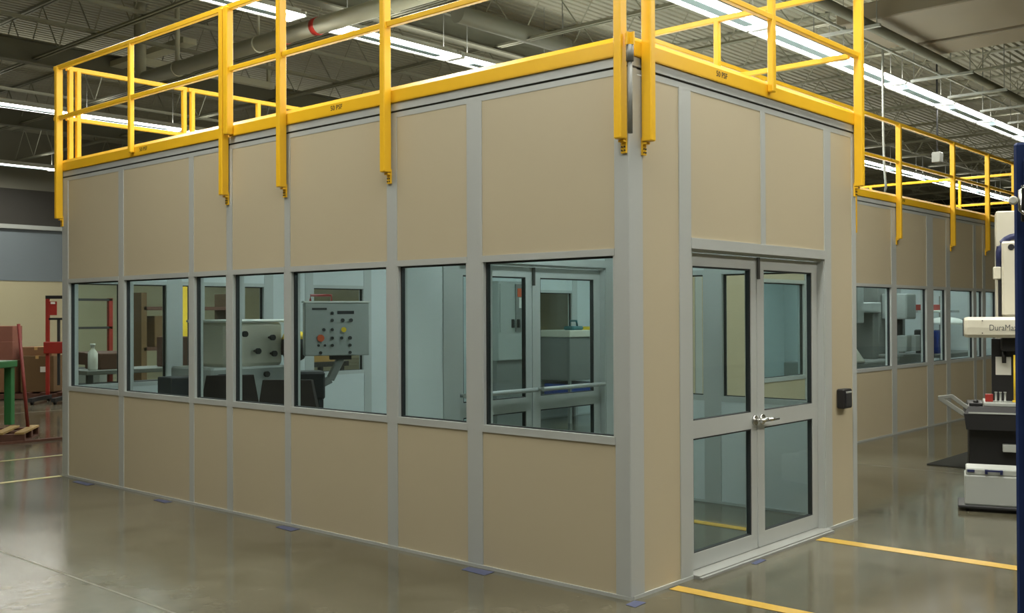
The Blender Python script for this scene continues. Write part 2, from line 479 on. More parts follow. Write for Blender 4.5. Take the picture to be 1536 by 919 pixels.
def double_door(fc, root, u0, u1, outside_lever=True, bars=False):
    """two glazed leaves set back in the opening"""
    b = MB(); fc.box(b, u0, u1, -TH, 0.01, 1.995, 2.06); fc.box(b, u0, u1, -.07, -.02, 1.98, 1.995)
    part('door_header', b, M['alu'], root)
    b = MB(); fc.box(b, u0, u0+.012, -TH, -.0, 0.02, 1.98); part('door_jamb', b, M['alu'], root)
    b = MB(); fc.box(b, u1-.012, u1, -TH, 0, 0.02, 1.98); part('door_jamb', b, M['alu'], root)
    b = MB(); fc.box(b, u0, u1, -TH-.03, 0.07, 0, 0.014); fc.box(b, u0, u1, -TH-.02, 0.05, 0.014, 0.022); part('threshold', b, M['threshold'], root)
    mid = (u0+u1)/2; n0, n1 = -0.095, -0.05
    for (a, c, hinge) in ((u0+.014, mid-.004, 0), (mid+.004, u1-.014, 1)):
        st = 0.085; zb, z1 = 0.026, 1.975
        b = MB()
        fc.box(b, a, a+st, n0, n1, zb, z1); fc.box(b, c-st, c, n0, n1, zb, z1)
        fc.box(b, a+st, c-st, n0, n1, zb, 0.125); fc.box(b, a+st, c-st, n0, n1, 0.83, 0.94); fc.box(b, a+st, c-st, n0, n1, 1.895, z1)
        d = part('door_leaf', b, M['alu'], root)
        for (za, zc) in ((0.125, 0.83), (0.94, 1.895)):
            b = MB(); fc.box(b, a+st, c-st, -0.075, -0.069, za, zc); part('glass_pane', b, M['glass'], d)
            b = MB(); g = 0.01
            fc.box(b, a+st, a+st+g, -.085, -.055, za, zc); fc.box(b, c-st-g, c-st, -.085, -.055, za, zc)
            fc.box(b, a+st+g, c-st-g, -.085, -.055, za, za+g*.6); fc.box(b, a+st+g, c-st-g, -.085, -.055, zc-g, zc)
            part('gasket', b, M['gasket'], d)
        b = MB()
        uc = c - .045 if hinge == 0 else a + .045
        tip = uc + (.13 if hinge == 1 else .1)
        for k in range(2):                                 # rose and lever
            s0 = (n1, n1+.012)[k]
        p = fc.pt
        if outside_lever:
            b.tube([p(uc, n1, .885), p(uc, n1+.014, .885)], .034, 14)
            b.tube([p(uc, n1+.014, .885), p(uc, n1+.055, .885)], .013, 10)
            b.tube([p(uc-.012, n1+.055, .885), p(tip, n1+.06, .882)], [.014, .009], 8)
            part('lever_handle', b, M['chrome'], d)
        if bars:
            b = MB(); b.tube([p(a+.03, n1+.07, 1.0), p(c-.03, n1+.07, 1.0)], .018, 8)
            for uu in (a+.05, c-.05): b.tube([p(uu, n1, 1.0), p(uu, n1+.07, 1.0)], .014, 8)
            part('push_bar', b, M['alu'], d)
    b = MB(); fc.box(b, mid-.016, mid+.004, -.05, -.043, 0.04, 1.96); part('astragal', b, M['alu'], root)
    b = MB(); fc.box(b, mid-.02, mid+.006, -.042, -.03, 1.83, 1.975); part('flush_bolt', b, M['alu_dark'], root)

VX, MY, BY, MX1 = 3.0, 2.0, 6.93, 15.25
ves = thing('entry_vestibule', 'small beige panelled entry room with glass double door at its end, nearest the camera', 'enclosure', (VX/2, 1.0, 0))
mod = thing('modular_room', 'long beige panelled modular room with silver mullions and a band of tinted windows, behind the entry', 'enclosure', (7.6, 4.5, 0))
FL = Face('y', 0.0, -1); FD = Face('x', 0.0, -1); FR = Face('y', VX, 1)
FM = Face('x', MY, -1); FB = Face('x', BY, 1); FE = Face('y', MX1, 1)
# vestibule: left wall, door wall, right wall
b = MB(); b.bbox(-0.008, 0.13, -0.008, 0.096, 0, 2.955, .004); part('corner_post', b, M['alu'], ves)
wall(FL, ves, [(.096, 1.13, 'W'), (1.13, 1.26, 'M'), (1.26, 1.93, 'W'), (1.93, 2.03, 'M')])
tracks(FL, ves, -0.008, 2.0)
wall(FD, ves, [(.13, .51, 'P'), (.51, .64, 'M'), (2.46, 2.57, 'M'), (2.57, 2.94, 'P'), (2.94, 3.008, 'M')])
panel(FD, ves, .64, 1.51, 2.06, 2.95); panel(FD, ves, 1.57, 2.46, 2.06, 2.95); mullion(FD, ves, 1.51, 1.57, 2.06)
tracks(FD, ves, 0.02, 3.0, skip=(.64, 2.46))
double_door(FD, ves, .64, 2.46)
wall(FR, ves, [(.06, 1.14, 'W'), (1.14, 1.30, 'M'), (1.30, 1.97, 'W')])
tracks(FR, ves, 0.0, 1.99)
b = MB(); b.box(0.01, VX-.01, 0.01, MY-.01, H_TOP-.055, H_TOP-.002); part('roof_deck', b, M['white_panel'], ves)
# main room: left wall
wall(FL, mod, [(2.03, 3.14, 'W'), (3.14, 3.21, 'M'), (3.21, 3.92, 'W'), (3.92, 4.0, 'M'), (4.0, 4.50, 'W'), (4.50, 4.57, 'M'),
               (4.57, 5.70, 'W'), (5.70, 5.79, 'M'), (5.79, 6.81, 'W')])
b = MB(); b.bbox(-.008, .1, 6.81, 6.938, 0, 2.955, .004); part('corner_post', b, M['alu'], mod)
tracks(FL, mod, 2.0, 6.94)
# partition between entry and room, with the inner double door
wall(FM, mod, [(.08, .50, 'P'), (.50, .66, 'M'), (2.46, 2.56, 'M'), (2.56, 2.92, 'P')], outer='white_panel')
panel(FM, mod, .66, 2.46, 2.06, 2.95, 'white_panel')
double_door(FM, mod, .66, 2.46, outside_lever=False, bars=True)
# front wall
wall(FM, mod, [(2.92, 3.14, 'M'), (3.14, 3.9, 'P'), (3.9, 4.02, 'M'), (4.02, 5.12, 'P'), (5.12, 5.26, 'M'), (5.26, 6.22, 'W'), (6.22, 6.36, 'M'),
               (6.36, 7.4, 'W'), (7.4, 7.55, 'M'), (7.55, 8.71, 'W'), (8.71, 8.87, 'M'), (8.87, 9.96, 'W'), (9.96, 10.2, 'M'), (10.2, 10.72, 'W'),
               (10.72, 10.88, 'M'), (10.88, 11.9, 'W'), (11.9, 12.02, 'M'), (12.02, 12.33, 'W'), (12.33, 12.46, 'M'), (12.46, 13.0, 'W'),
               (13.0, 13.14, 'M'), (13.14, 14.1, 'P'), (14.1, 14.22, 'M'), (14.22, 15.12, 'P'), (15.12, 15.26, 'M')])
tracks(FM, mod, 0.08, MX1, skip=(.66, 2.46))
# back wall, seen through the windows
wall(FB, mod, [(.10, .58, 'W'), (.58, .70, 'M'), (.70, 1.10, 'W'), (1.10, 1.27, 'M'), (1.27, 1.40, 'W'), (1.40, 1.54, 'M'), (1.54, 1.90, 'W'),
               (1.90, 2.06, 'M'), (2.06, 2.34, 'W'), (2.34, 2.46, 'M'), (2.46, 2.92, 'P'), (2.92, 3.04, 'M'), (3.04, 3.84, 'W'), (3.84, 3.96, 'M'),
               (3.96, 5.1, 'P'), (5.1, 5.22, 'M'), (5.22, 6.9, 'P'), (6.9, 7.02, 'M'), (7.02, 8.1, 'W'), (8.1, 8.22, 'M'), (8.22, 9.3, 'P'), (9.3, 9.42, 'M'),
               (9.42, 10.5, 'P'), (10.5, 10.62, 'M'), (10.62, 11.7, 'W'), (11.7, 11.82, 'M'), (11.82, 12.9, 'P'), (12.9, 13.02, 'M'), (13.02, 14.1, 'P'), (14.1, 14.22, 'M'), (14.22, 15.2, 'P')])
tracks(FB, mod, 0.1, MX1)
wall(FE, mod, [(2.08, 4.4, 'P'), (4.4, 4.5, 'M'), (4.5, 6.85, 'P')]); tracks(FE, mod, 2.08, 6.93)
b = MB(); b.box(0.01, MX1, MY+.005, BY-.005, H_TOP-.055, H_TOP-.002); part('roof_deck', b, M['white_panel'], mod)
def room_light(x, y, root_label, grp):
    t = thing('room_light', root_label, 'light', (x, y, 2.985), group=grp)
    b = MB(); b.box(-.6, .6, -.15, .15, -.05, 0); part('troffer_body', b, M['lamp_white'], t, local=True)
    b = MB(); b.box(-.57, .57, -.12, .12, -.054, -.05); part('diffuser', b, M['tube'], t, local=True)
    ld = bpy.data.lights.new('troffer_lamp', 'AREA'); ld.shape = 'RECTANGLE'; ld.size = 1.1; ld.size_y = .22; ld.energy = ROOM_W; ld.color = (0.66, 1.0, 1.02)
    lo = bpy.data.objects.new('troffer_lamp', ld); COL.objects.link(lo); lo.parent = t; lo.location = (0,0,-.06)
room_light(1.5, 1.0, 'ceiling light inside the entry room, behind the glass door', None)
for ri, (rx, ry, rw) in enumerate([(q, yy, ww) for yy, ww in ((2.75, 'front'), (5.3, 'back')) for q in (1.6, 4.6, 7.6, 10.6, 13.4)]):
    room_light(rx, ry, 'ceiling light inside the long room, ' + ORD[ri % 5] + ' from the left in the ' + rw + ' row', 'ceiling lights inside the long room')

# ------------------------------------------------------------------ yellow guardrails
RT, RM, RP = 4.09, 3.585, 0.05      # top rail, mid rail, post size
def rail_section(label, run, a, c, plane, sgn, deep=(), short=(), stub=(), toe=True, txt=None, ext=(0,0), inner=False):
    """run 'x' or 'y': direction of the railing; deep posts reach down the wall, short ones stop on the toe board"""
    fc = Face(run, plane, sgn)
    mid = fc.pt((a+c)/2, 0, 0)
    t = thing('guardrail', label, 'railing', (mid[0], mid[1], H_TOP))
    n = 0.04 if not inner else -0.03
    b = MB(); b.bar(fc.pt(a-ext[0], n, RT), fc.pt(c+ext[1], n, RT), .044, .044); part('top_rail', b, M['yellow'], t)
    b = MB(); b.bar(fc.pt(a-ext[0], n, RM), fc.pt(c+ext[1], n, RM), .04, .04); part('mid_rail', b, M['yellow'], t)
    if toe:
        b = MB(); fc.box(b, a, c, -0.002, 0.018, H_TOP+.005, 3.135)
        b.loft([[fc.pt(u, n_, z_) for n_, z_ in ((.018, 3.135), (-.012, 3.168), (-.05, 3.168), (-.05, 3.158), (-.016, 3.158), (-.002, 3.135))] for u in (a, c)])
        fc.box(b, a, c, -.05, .018, H_TOP+.002, H_TOP+.008)
        part('toe_board', b, M['yellow'], t)
    for u in deep:
        b = MB(); p0 = fc.pt(u-RP/2, 0.014, 0); p1 = fc.pt(u+RP/2, 0.082, 0)
        b.bbox(p0[0], p1[0], p0[1], p1[1], 2.575, RT, .006); ps = part('post', b, M['yellow'], t)
        b = MB(); fc.box(b, u-.018, u+.018, 0.007, 0.02, 2.50, 2.60); fc.box(b, u-.018, u+.018, 0.02, 0.045, 2.56, 2.572)
        part('wall_bracket', b, M['yellow'], ps)
        b = MB()
        for zz in (2.515, 2.535):
            for du in (-.009, .009):
                b.tube([fc.pt(u+du, .02, zz), fc.pt(u+du, .025, zz)], .005, 6)
        part('bolt_heads', b, M['ink'], ps)
    for u in short:
        b = MB(); p0 = fc.pt(u-.024, 0.019 if not inner else -.055, 0); p1 = fc.pt(u+.024, 0.063 if not inner else -.008, 0)
        b.bbox(p0[0], p1[0], p0[1], p1[1], 3.085 if not inner else H_TOP, RT, .006); part('post', b, M['yellow'], t)
    for u in stub:
        b = MB(); p0 = fc.pt(u-.03, 0.019, 0); p1 = fc.pt(u+.03, 0.082, 0)
        b.bbox(p0[0], p1[0], p0[1], p1[1], 3.06, RT, .006); part('post', b, M['yellow'], t)
    if txt is not None:
        if run == 'y':   # face -x: reading direction runs towards -y
            R = Matrix(((0,0,-1),(-1,0,0),(0,1,0))).to_4x4()
        else:
            R = Matrix(((1,0,0),(0,0,-1),(0,1,0))).to_4x4()
        R.translation = Vector(fc.pt(txt, 0.0185, 3.085)) - t.location
        text_part('load_marking', '50 PSF', 0.05, M['ink'], t, R)
    return t
rail_section('yellow guardrail on the left wall top, far section at the far left corner', 'y', 3.97, 6.95, 0, -1, deep=(6.925, 3.975), short=(5.49,), txt=5.38, ext=(0, .06))
rail_section('yellow guardrail on the left wall top, middle section between two long posts', 'y', 2.03, 3.94, 0, -1, deep=(3.19,), stub=(3.905,), txt=2.63)
rail_section('yellow guardrail on the left wall top, near section reaching the front corner', 'y', 0.0, 2.03, 0, -1, deep=(1.995, 0.02))
rail_section('yellow guardrail over the glass double door, along the end wall top', 'x', 0.04, 3.05, 0, -1, deep=(0.13, 2.985), short=(1.6,), txt=.92)
b_ = rail_section('yellow guardrail on the right side of the entry roof, running back to the long room', 'y', 0.02, 1.92, 2.99, 1, short=(1.18,), inner=True, toe=False)
rail_section('yellow guardrail at the far end of the long room, nearest the left corner', 'x', 0.02, 1.36, BY, 1, deep=(), short=(.06, .14, 1.33), inner=True)
rail_section('yellow guardrail along the back of the long room, beyond the left wall railing', 'x', 1.38, 6.9, BY, 1, short=(1.43, 2.29, 4.0, 5.6), inner=True)
rail_section('yellow guardrail on the long room front, hidden mostly behind the entry railing', 'x', 3.02, 7.5, MY, -1, deep=(7.45,), short=(5.2,))
rail_section('yellow guardrail on the long room front, first section right of the entry', 'x', 7.52, 10.0, MY, -1, deep=(8.87,), txt=9.02)
rail_section('yellow guardrail on the long room front, second section right of the entry', 'x', 10.0, 12.0, MY, -1, deep=(10.9,))
rail_section('yellow guardrail on the long room front, last section before the white column', 'x', 12.0, 15.28, MY, -1, deep=(12.46, 15.2), short=(13.8,))
rail_section('yellow guardrail across the far right end of the long room roof', 'y', 2.05, 6.9, MX1, 1, short=(3.3, 5.0), inner=True)
# corner hinge between the two corner posts
b = MB(); b.tube([(-0.045, -0.045, 3.0), (-0.045, -0.045, 3.09)], .022, 10)
t = thing('corner_coupling', 'grey round coupling pinned between the two yellow corner posts', 'coupling', (-.045, -.045, 2.95))
part('sleeve', b, M['midgrey'], t)
b = MB(); b.tube([(-.045, -.045, 2.6), (-.045, -.045, 3.0)], .014, 8); part('rod', b, M['midgrey'], t)
b = MB(); b.box(-.075, -.015, -.05, -.04, 3.09, 3.16); b.box(-.05, -.04, -.075, -.015, 3.09, 3.16); part('strap', b, M['yellow'], t)

# ------------------------------------------------------------------ services under the roof
t = thing('overhead_pipe', 'large white overhead pipe with red marked bands, upper left above the railing', 'pipe', (4.15, 9, 5.6))
b = MB(); b.tube([(4.15, 4.9, 6.9), (4.15, 4.9, 5.75), (4.15, 4.95, 5.63), (4.15, 5.1, 5.6), (4.15, 12.85, 5.6)], .115, 16); part('main_run', b, M['pipe'], t)
b = MB(); b.tube([(4.15, 12.85, 5.6), (4.15, 13.0, 5.62), (4.15, 13.05, 5.75), (4.15, 13.05, 6.9)], .1, 14); part('riser', b, M['pipe'], t)
for yy in (8.2, 8.95):
    b = MB(); b.tube([(4.15, yy-.05, 5.6), (4.15, yy+.05, 5.6)], .122, 16, cap=True); part('red_band', b, M['red_band'], t, label='red marking band')
for yy in (6.6, 9.6, 11.85):
    b = MB(); b.tube([(4.15, yy-.015, 5.6), (4.15, yy+.015, 5.6)], .13, 14); b.tube([(4.15, yy, 5.7), (4.15, yy, 6.9)], .02 if yy < 11 else .04, 8); part('hanger', b, M['pipe'], t)
t = thing('air_duct', 'broad brownish rectangular air duct under the roof, upper right', 'duct', (11.4, -3, 5.75))
b = MB(); b.bbox(9.5, 11.2, -12.5, 3.1, 5.72, 5.98, .02); part('duct_body', b, M['duct'], t)
b = MB(); b.bbox(11.24, 12.0, -12.5, 2.6, 5.68, 5.98, .02); part('side_duct', b, M['duct'], t)
for yy in (-0.4, -2.2, -4.0):
    b = MB(); b.box(9.47, 12.03, yy-.025, yy+.025, 5.65, 5.99); part('flange', b, M['duct'], t)
    b = MB(); b.tube([(9.46, yy, 5.7), (9.46, yy, 6.9)], .008, 6); part('hanger_rod', b, M['midgrey'], t); b = MB(); b.tube([(12.04, yy, 5.7), (12.04, yy, 6.9)], .008, 6); part('hanger_rod', b, M['midgrey'], t)
t = thing('service_pipe', 'thick grey service pipe running beside the long light row, upper right', 'pipe', (15, 3.0, 5.85))
b = MB(); b.tube([(5.0, 2.45, 5.55), (36, 2.45, 5.55)], .07, 12); part('pipe_run', b, M['girder'], t)
for xx in (8.9, 12.6, 14.35, 16.1, 17.8):
    b = MB(); b.box(xx-.03, xx+.03, 2.2, 3.2, 5.44, 5.48); st = part('strut', b, M['lightgrey'], t)
    for yy in (2.25, 3.15):
        b = MB(); b.tube([(xx, yy, 5.48), (xx, yy, 6.9)], .008, 6); part('hanger_rod', b, M['midgrey'], st)
t = thing('conduit', 'thin pale conduit parallel to the grey service pipe, upper right', 'conduit', (15, 3.3, 5.85))
b = MB(); b.tube([(6.0, 2.72, 5.5), (34, 2.72, 5.5)], .02, 8); part('conduit_run', b, M['lightgrey'], t)
for xx in (8.9, 14.35, 17.8):
    b = MB(); b.box(xx-.02, xx+.02, 2.69, 2.75, 5.48, 5.525); part('clamp', b, M['lightgrey'], t)
t = thing('air_duct', 'dark round duct near the roof, upper centre beyond the near railing', 'duct', (8, 9, 6))
b = MB(); b.tube([(6.3, 7.6, 6.12), (8.9, 7.6, 6.12)], .14, 14); part('duct_body', b, M['girder'], t)
for xx in (6.7, 8.8):
    b = MB(); b.tube([(xx, 7.6, 6.25), (xx, 7.6, 6.9)], .008, 6); part('hanger_rod', b, M['midgrey'], t)
b = MB(); b.tube([(11.43, 3.2, 6.89), (11.43, 3.2, 4.5), (11.46, 3.2, 3.92), (11.52, 3.2, 3.6), (11.28, 3.2, 3.2), (11.1, 3.2, 3.075)], .02, 8)
solo('cable_drop', b, M['lightgrey'], 'pale flexible cable hanging down onto the long room roof, right of the entry', 'cable')
t = thing('hanging_rod', 'thin dark rod with a small junction box hanging over the right railing', 'rod', (16.05, 4, 4.7))
b = MB(); b.tube([(16.05, 4, 4.75), (16.05, 4, 6.9)], .018, 6); part('rod', b, M['charcoal'], t)
b = MB(); b.bbox(15.95, 16.15, 3.92, 4.08, 4.55, 4.75, .01); part('junction_box', b, M['midgrey'], t)
# white steel frame near the pipe at upper left
t = thing('hanger_frame', 'pale steel hanger frame beside the white pipe, upper left', 'frame', (4.2, 13.6, 6.0))
b = MB(); b.box(4.35, 7.2, 13.5, 13.62, 6.0, 6.12); part('cross_beam', b, M['pipe'], t)
b = MB(); b.box(4.4, 4.65, 12.1, 15.2, 6.12, 6.22); part('long_beam', b, M['pipe'], t)
for xx, yy in ((4.5, 13.56), (7.1, 13.56)):
    b = MB(); b.box(xx-.03, xx+.03, yy-.03, yy+.03, 6.12, 6.9); part('drop_leg', b, M['pipe'], t)

# ------------------------------------------------------------------ floor marks
def tape(x0, x1, y0, y1, mt, label):
    b = MB(); b.box(x0, x1, y0, y1, 0.0013, 0.0026); solo('floor_tape', b, mt, label, 'tape')
tape(2.12, 2.24, -3.6, -0.085, M['yellow_tape'], 'yellow floor tape line leading away from the right end of the door threshold')
tape(.34, .44, -3.2, -0.03, M['yellow_tape'], 'yellow floor tape line starting at the front corner beside the door')
tape(2.08, 2.18, 0.12, 1.85, M['yellow_tape'], 'yellow floor tape line inside the entry, seen through the door glass')
tape(-5.0, -0.02, 6.9, 6.98, M['pale_tape'], 'pale yellow floor tape line ending at the far left corner of the enclosure')
tape(-5.0, 3.4, 8.45, 8.52, M['pale_tape'], 'pale yellow floor tape line farther back at left, in front of the pallet')
for i, (x0, x1, y0, y1, lab) in enumerate([
    (-.13, -.03, 1.0, 1.22, 'blue masking tape scrap on the floor under the second mullion from the corner'),
    (-.12, -.03, 2.98, 3.2, 'blue masking tape scrap on the floor under the mullion below the short hanging post'),
    (-.13, -.05, 6.16, 6.5, 'blue masking tape scrap on the floor nearest the far left corner'),
    (-.13, -.05, 4.75, 4.98, 'blue masking tape scrap on the floor under the narrow window pair'),
    (-.10, .02, -.10, -.02, 'blue masking tape scrap on the floor at the foot of the front corner post'),
    (1.2, 1.36, -.12, -.07, 'blue masking tape scrap on the floor before the door threshold')]):
    b = MB(); z = .0028
    b.loft([[(x0, y0, .0012), (x1, y0+.01, .0012), (x1-.01, y1, .0012), (x0+.012, y1-.01, .0012)], [(x0, y0, z), (x1, y0+.01, z), (x1-.01, y1, z), (x0+.012, y1-.01, z)]])
    solo('tape_scrap', b, M['blue_tape'], lab, 'tape')

# ------------------------------------------------------------------ card reader
t = thing('card_reader', 'small black card reader on the beige panel right of the double door', 'card reader', (2.72, 0, .88))
b = MB(); b.bbox(2.655, 2.80, -.06, -.001, .885, 1.03, .008); part('body', b, M['black'], t)
b = MB(); b.box(2.69, 2.78, -.066, -.06, .90, 1.0); part('cover', b, M['charcoal'], t)
b = MB(); b.box(2.69, 2.78, -.0665, -.06, 1.0, 1.012); part('top_strip', b, M['lightgrey'], t)

# ------------------------------------------------------------------ right side: measuring machine and neighbours
A = math.atan2(-0.745, 0.667)
AM = A - .40
t = thing('measuring_machine', 'tall white measuring machine with a black base and horizontal arm, at the right edge', 'machine', (6.06, -.04, 0), AM)
b = MB(); b.bbox(-.2, .75, -.2, .5, 0.0, .47, .015); part('pedestal', b, M['black'], t, local=True)
b = MB()
b.loft([[(-.22,-.36,.47),(.8,-.36,.47),(.8,.55,.47),(-.22,.55,.47)], [(-.24,-.36,.62),(.8,-.36,.62),(.8,.55,.62),(-.24,.55,.62)], [(-.20,-.33,.69),(.8,-.33,.69),(.8,.53,.69),(-.20,.53,.69)]])
part('table', b, M['black'], t, local=True)
b = MB(); b.box(-.2, .8, -.366, -.358, .625, .64); part('edge_strip', b, M['lightgrey'], t, local=True)
b = MB(); b.bbox(-.06, .75, -.25, .3, .69, .725, .006); part('work_plate', b, M['lightgrey'], t, local=True)
b = MB(); b.bbox(.07, .5, .12, .45, .69, 2.61, .012); part('column', b, M['offwhite'], t, local=True)
b = MB(); b.bbox(.115, .5, -.02, .118, 1.56, 2.3, .02)
b.tube([(.2, -.021, 2.24), (.2, -.026, 2.24)], .03, 12, mi=1); part('column_cover', b, [M['offwhite'], M['black']], t, local=True)
b = MB(); b.box(.085, .112, .03, .118, 1.56, 1.92); part('guide_slot', b, M['black'], t, local=True)
b = MB(); b.bbox(.04, .11, .0, .11, 1.93, 2.05, .008); part('cable_clamp', b, M['offwhite'], t, local=True)
b = MB(); pts = [(.095, .06, 2.05), (.095, .06, 2.2)] + [(.245-.15*math.cos(a), .06, 2.2+.15*math.sin(a)) for a in [math.pi*k/10 for k in range(1, 10)]] + [(.395, .06, 2.1)]
b.tube(pts, .032, 10); part('cable_loop', b, M['cable_blue'], t, local=True)
b = MB()                                                # arm with rounded left end
prof = [(-.105,0),(-.1,.07),(-.07,.1),(.07,.1),(.1,.07),(.105,0),(.1,-.07),(.07,-.1),(-.07,-.1),(-.1,-.07)]
rings = []
for xx, s_ in ((-.235,.82),(-.225,.94),(-.2,1.0),(.62,1.0)):
    rings.append([(xx, -.18+p*s_*1.15, 1.455+q*s_) for p, q in prof])
b.loft(rings); arm = part('arm', b, M['offwhite'], t, local=True)
for zz in (1.40, 1.52):
    b = MB(); b.tube([(-.07, -.3005, zz), (-.07, -.304, zz)], .006, 8); part('screw', b, M['charcoal'], arm, local=True)
R = Matrix(((1,0,0),(0,0,-1),(0,1,0))).to_4x4(); R.translation = Vector((-.012, -.3, 1.425))
text_part('lettering', 'DuraMax', .083, M['grey_ink'], arm, R @ Matrix.Diagonal((.80, 1, 1, 1)), bold=0.0)
b = MB(); b.box(-.243, -.236, -.27, -.09, 1.37, 1.54); part('end_cap', b, M['charcoal'], arm, local=True)
b = MB(); b.bbox(.1, .5, -.1, .1, 1.22, 1.352, .01); b.tube([(.13, 0, 1.22), (.13, 0, 1.1)], .02, 8); part('probe_head', b, M['black'], t, local=True)
b = MB(); b.bbox(.02, .5, .05, .117, .7, 1.34, .005); part('rear_panel', b, M['black'], t, local=True)
b = MB()
b.bar((-.22, -.3, .60), (-.46, -.3, .765), .05, .045); b.bar((-.47, -.3, .765), (-.34, -.3, .785), .05, .035); b.bar((-.35, -.3, .785), (-.2, -.3, .67), .05, .04)
part('side_handle', b, M['midgrey'], t, local=True)
def loc(px, py, pz):  # a point on the machine's table in world metres
    return (6.06 + math.cos(AM)*px - math.sin(AM)*py, -.04 + math.sin(AM)*px + math.cos(AM)*py, pz)
def on_cmm(name, mb, mt, label, cat, px, py, pz):
    o = thing(name, label, cat, loc(px, py, pz), AM)
    part(name + '_body', mb, mt, o, local=True); return o
b = MB(); b.bbox(-.035, .035, -.03, .03, 0, .075, .005); on_cmm('block', b, M['red'], 'small red block standing on the machine table', 'block', -.01, -.1, .725)
for k, px in enumerate((.05, .09, .13)):
    b = MB(); b.lathe((0,0,0), [(.016,0),(.016,.012),(.009,.016),(.009,.09),(.013,.092),(.013,.1)], 10)
    o = on_cmm('gauge_pin', b, M['lightgrey'], ('left', 'middle', 'right')[k] + ' one of three slim pale gauge pins on the machine table', 'pin', px, -.14, .725); o['group'] = 'gauge pins on the machine table'
b = MB(); b.bbox(-.025, .025, -.02, .02, 0, .02, .004); b.tube([(0,0,.02), (0,0,.46)], .014, 8); on_cmm('marker_stand', b, M['bright_yellow'], 'yellow upright stand on the machine table at the right edge', 'stand', .22, -.12, .725)
b = MB(); b.box(-.07, .07, -.002, 0, 0, .18); on_cmm('paper_sheet', b, M['paper'], 'white paper sheet taped to the dark machine panel', 'paper', .125, .048, .98)
b = MB(); b.bbox(-.06, .06, -.05, .05, 0, .03, .006); b.lathe((.0,.0,.03), [(.025,0),(.022,.02),(.008,.03)], 10); on_cmm('probe_holder', b, M['black'], 'small black holder on the left end of the machine table', 'holder', -.13, -.2, .69)
# floor mat
b = MB(); b.bbox(6.29, 7.85, -1.6, .67, .0012, .012, .004); solo('floor_mat', b, M['rubber_mat'], 'dark rubber floor mat lying behind the measuring machine', 'mat')
# white case on a dolly
t = thing('storage_case', 'white plastic case with blue latches standing on a low black dolly at right', 'case', (3.93, -.5, 0), AM)
b = MB(); b.bbox(0.0, .62, 0.0, .3, .05, .29, .01); part('body', b, M['lightgrey'], t, local=True)
b = MB(); b.bbox(.01, .4, .005, .29, .29, .345, .01); part('lid', b, M['lightgrey'], t, local=True)
b = MB(); b.box(.02, .075, -.004, .004, .315, .335); part('latch', b, M['cable_blue'], t, local=True)
b = MB(); b.box(.15, .17, -.018, .004, .305, .34); b.box(.26, .28, -.018, .004, .305, .34); b.box(.15, .28, -.024, -.014, .325, .34); part('handle', b, M['cable_blue'], t, local=True)
t2 = thing('dolly', 'low black dolly under the white case at right', 'dolly', (3.93, -.5, 0), AM)
b = MB(); b.bbox(-.05, .7, -.03, .34, .028, .05, .006); part('deck', b, M['charcoal'], t2, local=True)
for px, py in ((.02, .03), (.02, .28), (.62, .03), (.62, .28)):
    b = MB(); b.tube([(px-.012, py, .015), (px+.012, py, .015)], .015, 10); part('caster', b, M['black'], t2, local=True)
b = MB(); b.bbox(-.06, .1, -.05, .05, 0, .07, .005); o = thing('wall_box', 'small pale box with a label on the dark pedestal beside the white case', 'box', loc(.16, -.26, .26), AM); part('box_body', b, M['lightgrey'], o, local=True)
# navy cabinet, right edge
t = thing('tall_cabinet', 'tall navy blue cabinet cut off by the right edge of the frame', 'cabinet', (-1.04, -2.32, 0), A-.46)
b = MB(); b.bbox(0.0, .9, 0.0, .6, 0.0, 2.17, .008); part('body', b, M['navy'], t, local=True)
b = MB(); b.bbox(.03, .88, -.018, -.001, .1, 2.12, .006); dr = part('door', b, M['navy'], t, local=True)
b = MB(); b.bbox(.02, .16, -.05, -.019, 1.9, 2.02, .004); part('handle_recess', b, M['black'], dr, local=True)
b = MB(); b.tube([(.13, -.06, 1.925), (.03, -.06, 1.925), (.018, -.06, 1.937), (.018, -.06, 2.003), (.03, -.06, 2.015), (.13, -.06, 2.015)], .006, 8); part('pull_handle', b, M['chrome'], dr, local=True)
b = MB(); b.lathe((0,0,0), [(.015,0),(.015,.004),(.01,.012)], 12)
b.v = [(x-.002, -.06-z, 1.97+y) for x, y, z in b.v]
part('lock_knob', b, M['paper'], dr, local=True, label='white round lock knob')

# ------------------------------------------------------------------ far left: stacker, cartons, green stand, pallet
def carton(x, y, z, sx, sy, sz, mt, label, grp=None, tag=False):
    o = thing('cardboard_box', label, 'box', (x, y, z), -.75, group=grp)
    b = MB(); b.bbox(-sx/2, sx/2, -sy/2, sy/2, 0, sz, .008); part('box_body', b, mt, o, local=True)
    b = MB(); b.box(-.03, .03, -sy/2-.002, sy/2+.002, sz-.06, sz+.001); part('packing_tape', b, M['tan'], o, local=True)
    if tag:
        b = MB(); b.box(.06, .2, -sy/2-.004, -sy/2-.001, sz*.55, sz*.7); part('shipping_label', b, M['paper'], o, local=True)
def pallet(x, y, rz, label, mt, sx=1.2, sy=1.0):
    o = thing('pallet', label, 'pallet', (x, y, 0), rz)
    for yy in (-sy/2+.05, 0, sy/2-.05):
        b = MB(); b.box(-sx/2, sx/2, yy-.04, yy+.04, .02, .11); part('stringer', b, M['wood_dark'], o, local=True)
    for k in range(6):
        xx = -sx/2 + .06 + k*(sx-.12)/5
        b = MB(); b.box(xx-.055, xx+.055, -sy/2, sy/2, .11, .135); part('plank', b, mt, o, local=True)
        if k in (0, 3, 5):
            b = MB(); b.box(xx-.05, xx+.05, -sy/2, sy/2, 0, .02); part('plank', b, M['wood_dark'], o, local=True)
    return o
pallet(4.05, 17.3, -.75, 'dark pallet under the big brown cartons at far left', M['wood_dark'], 1.7, .9)
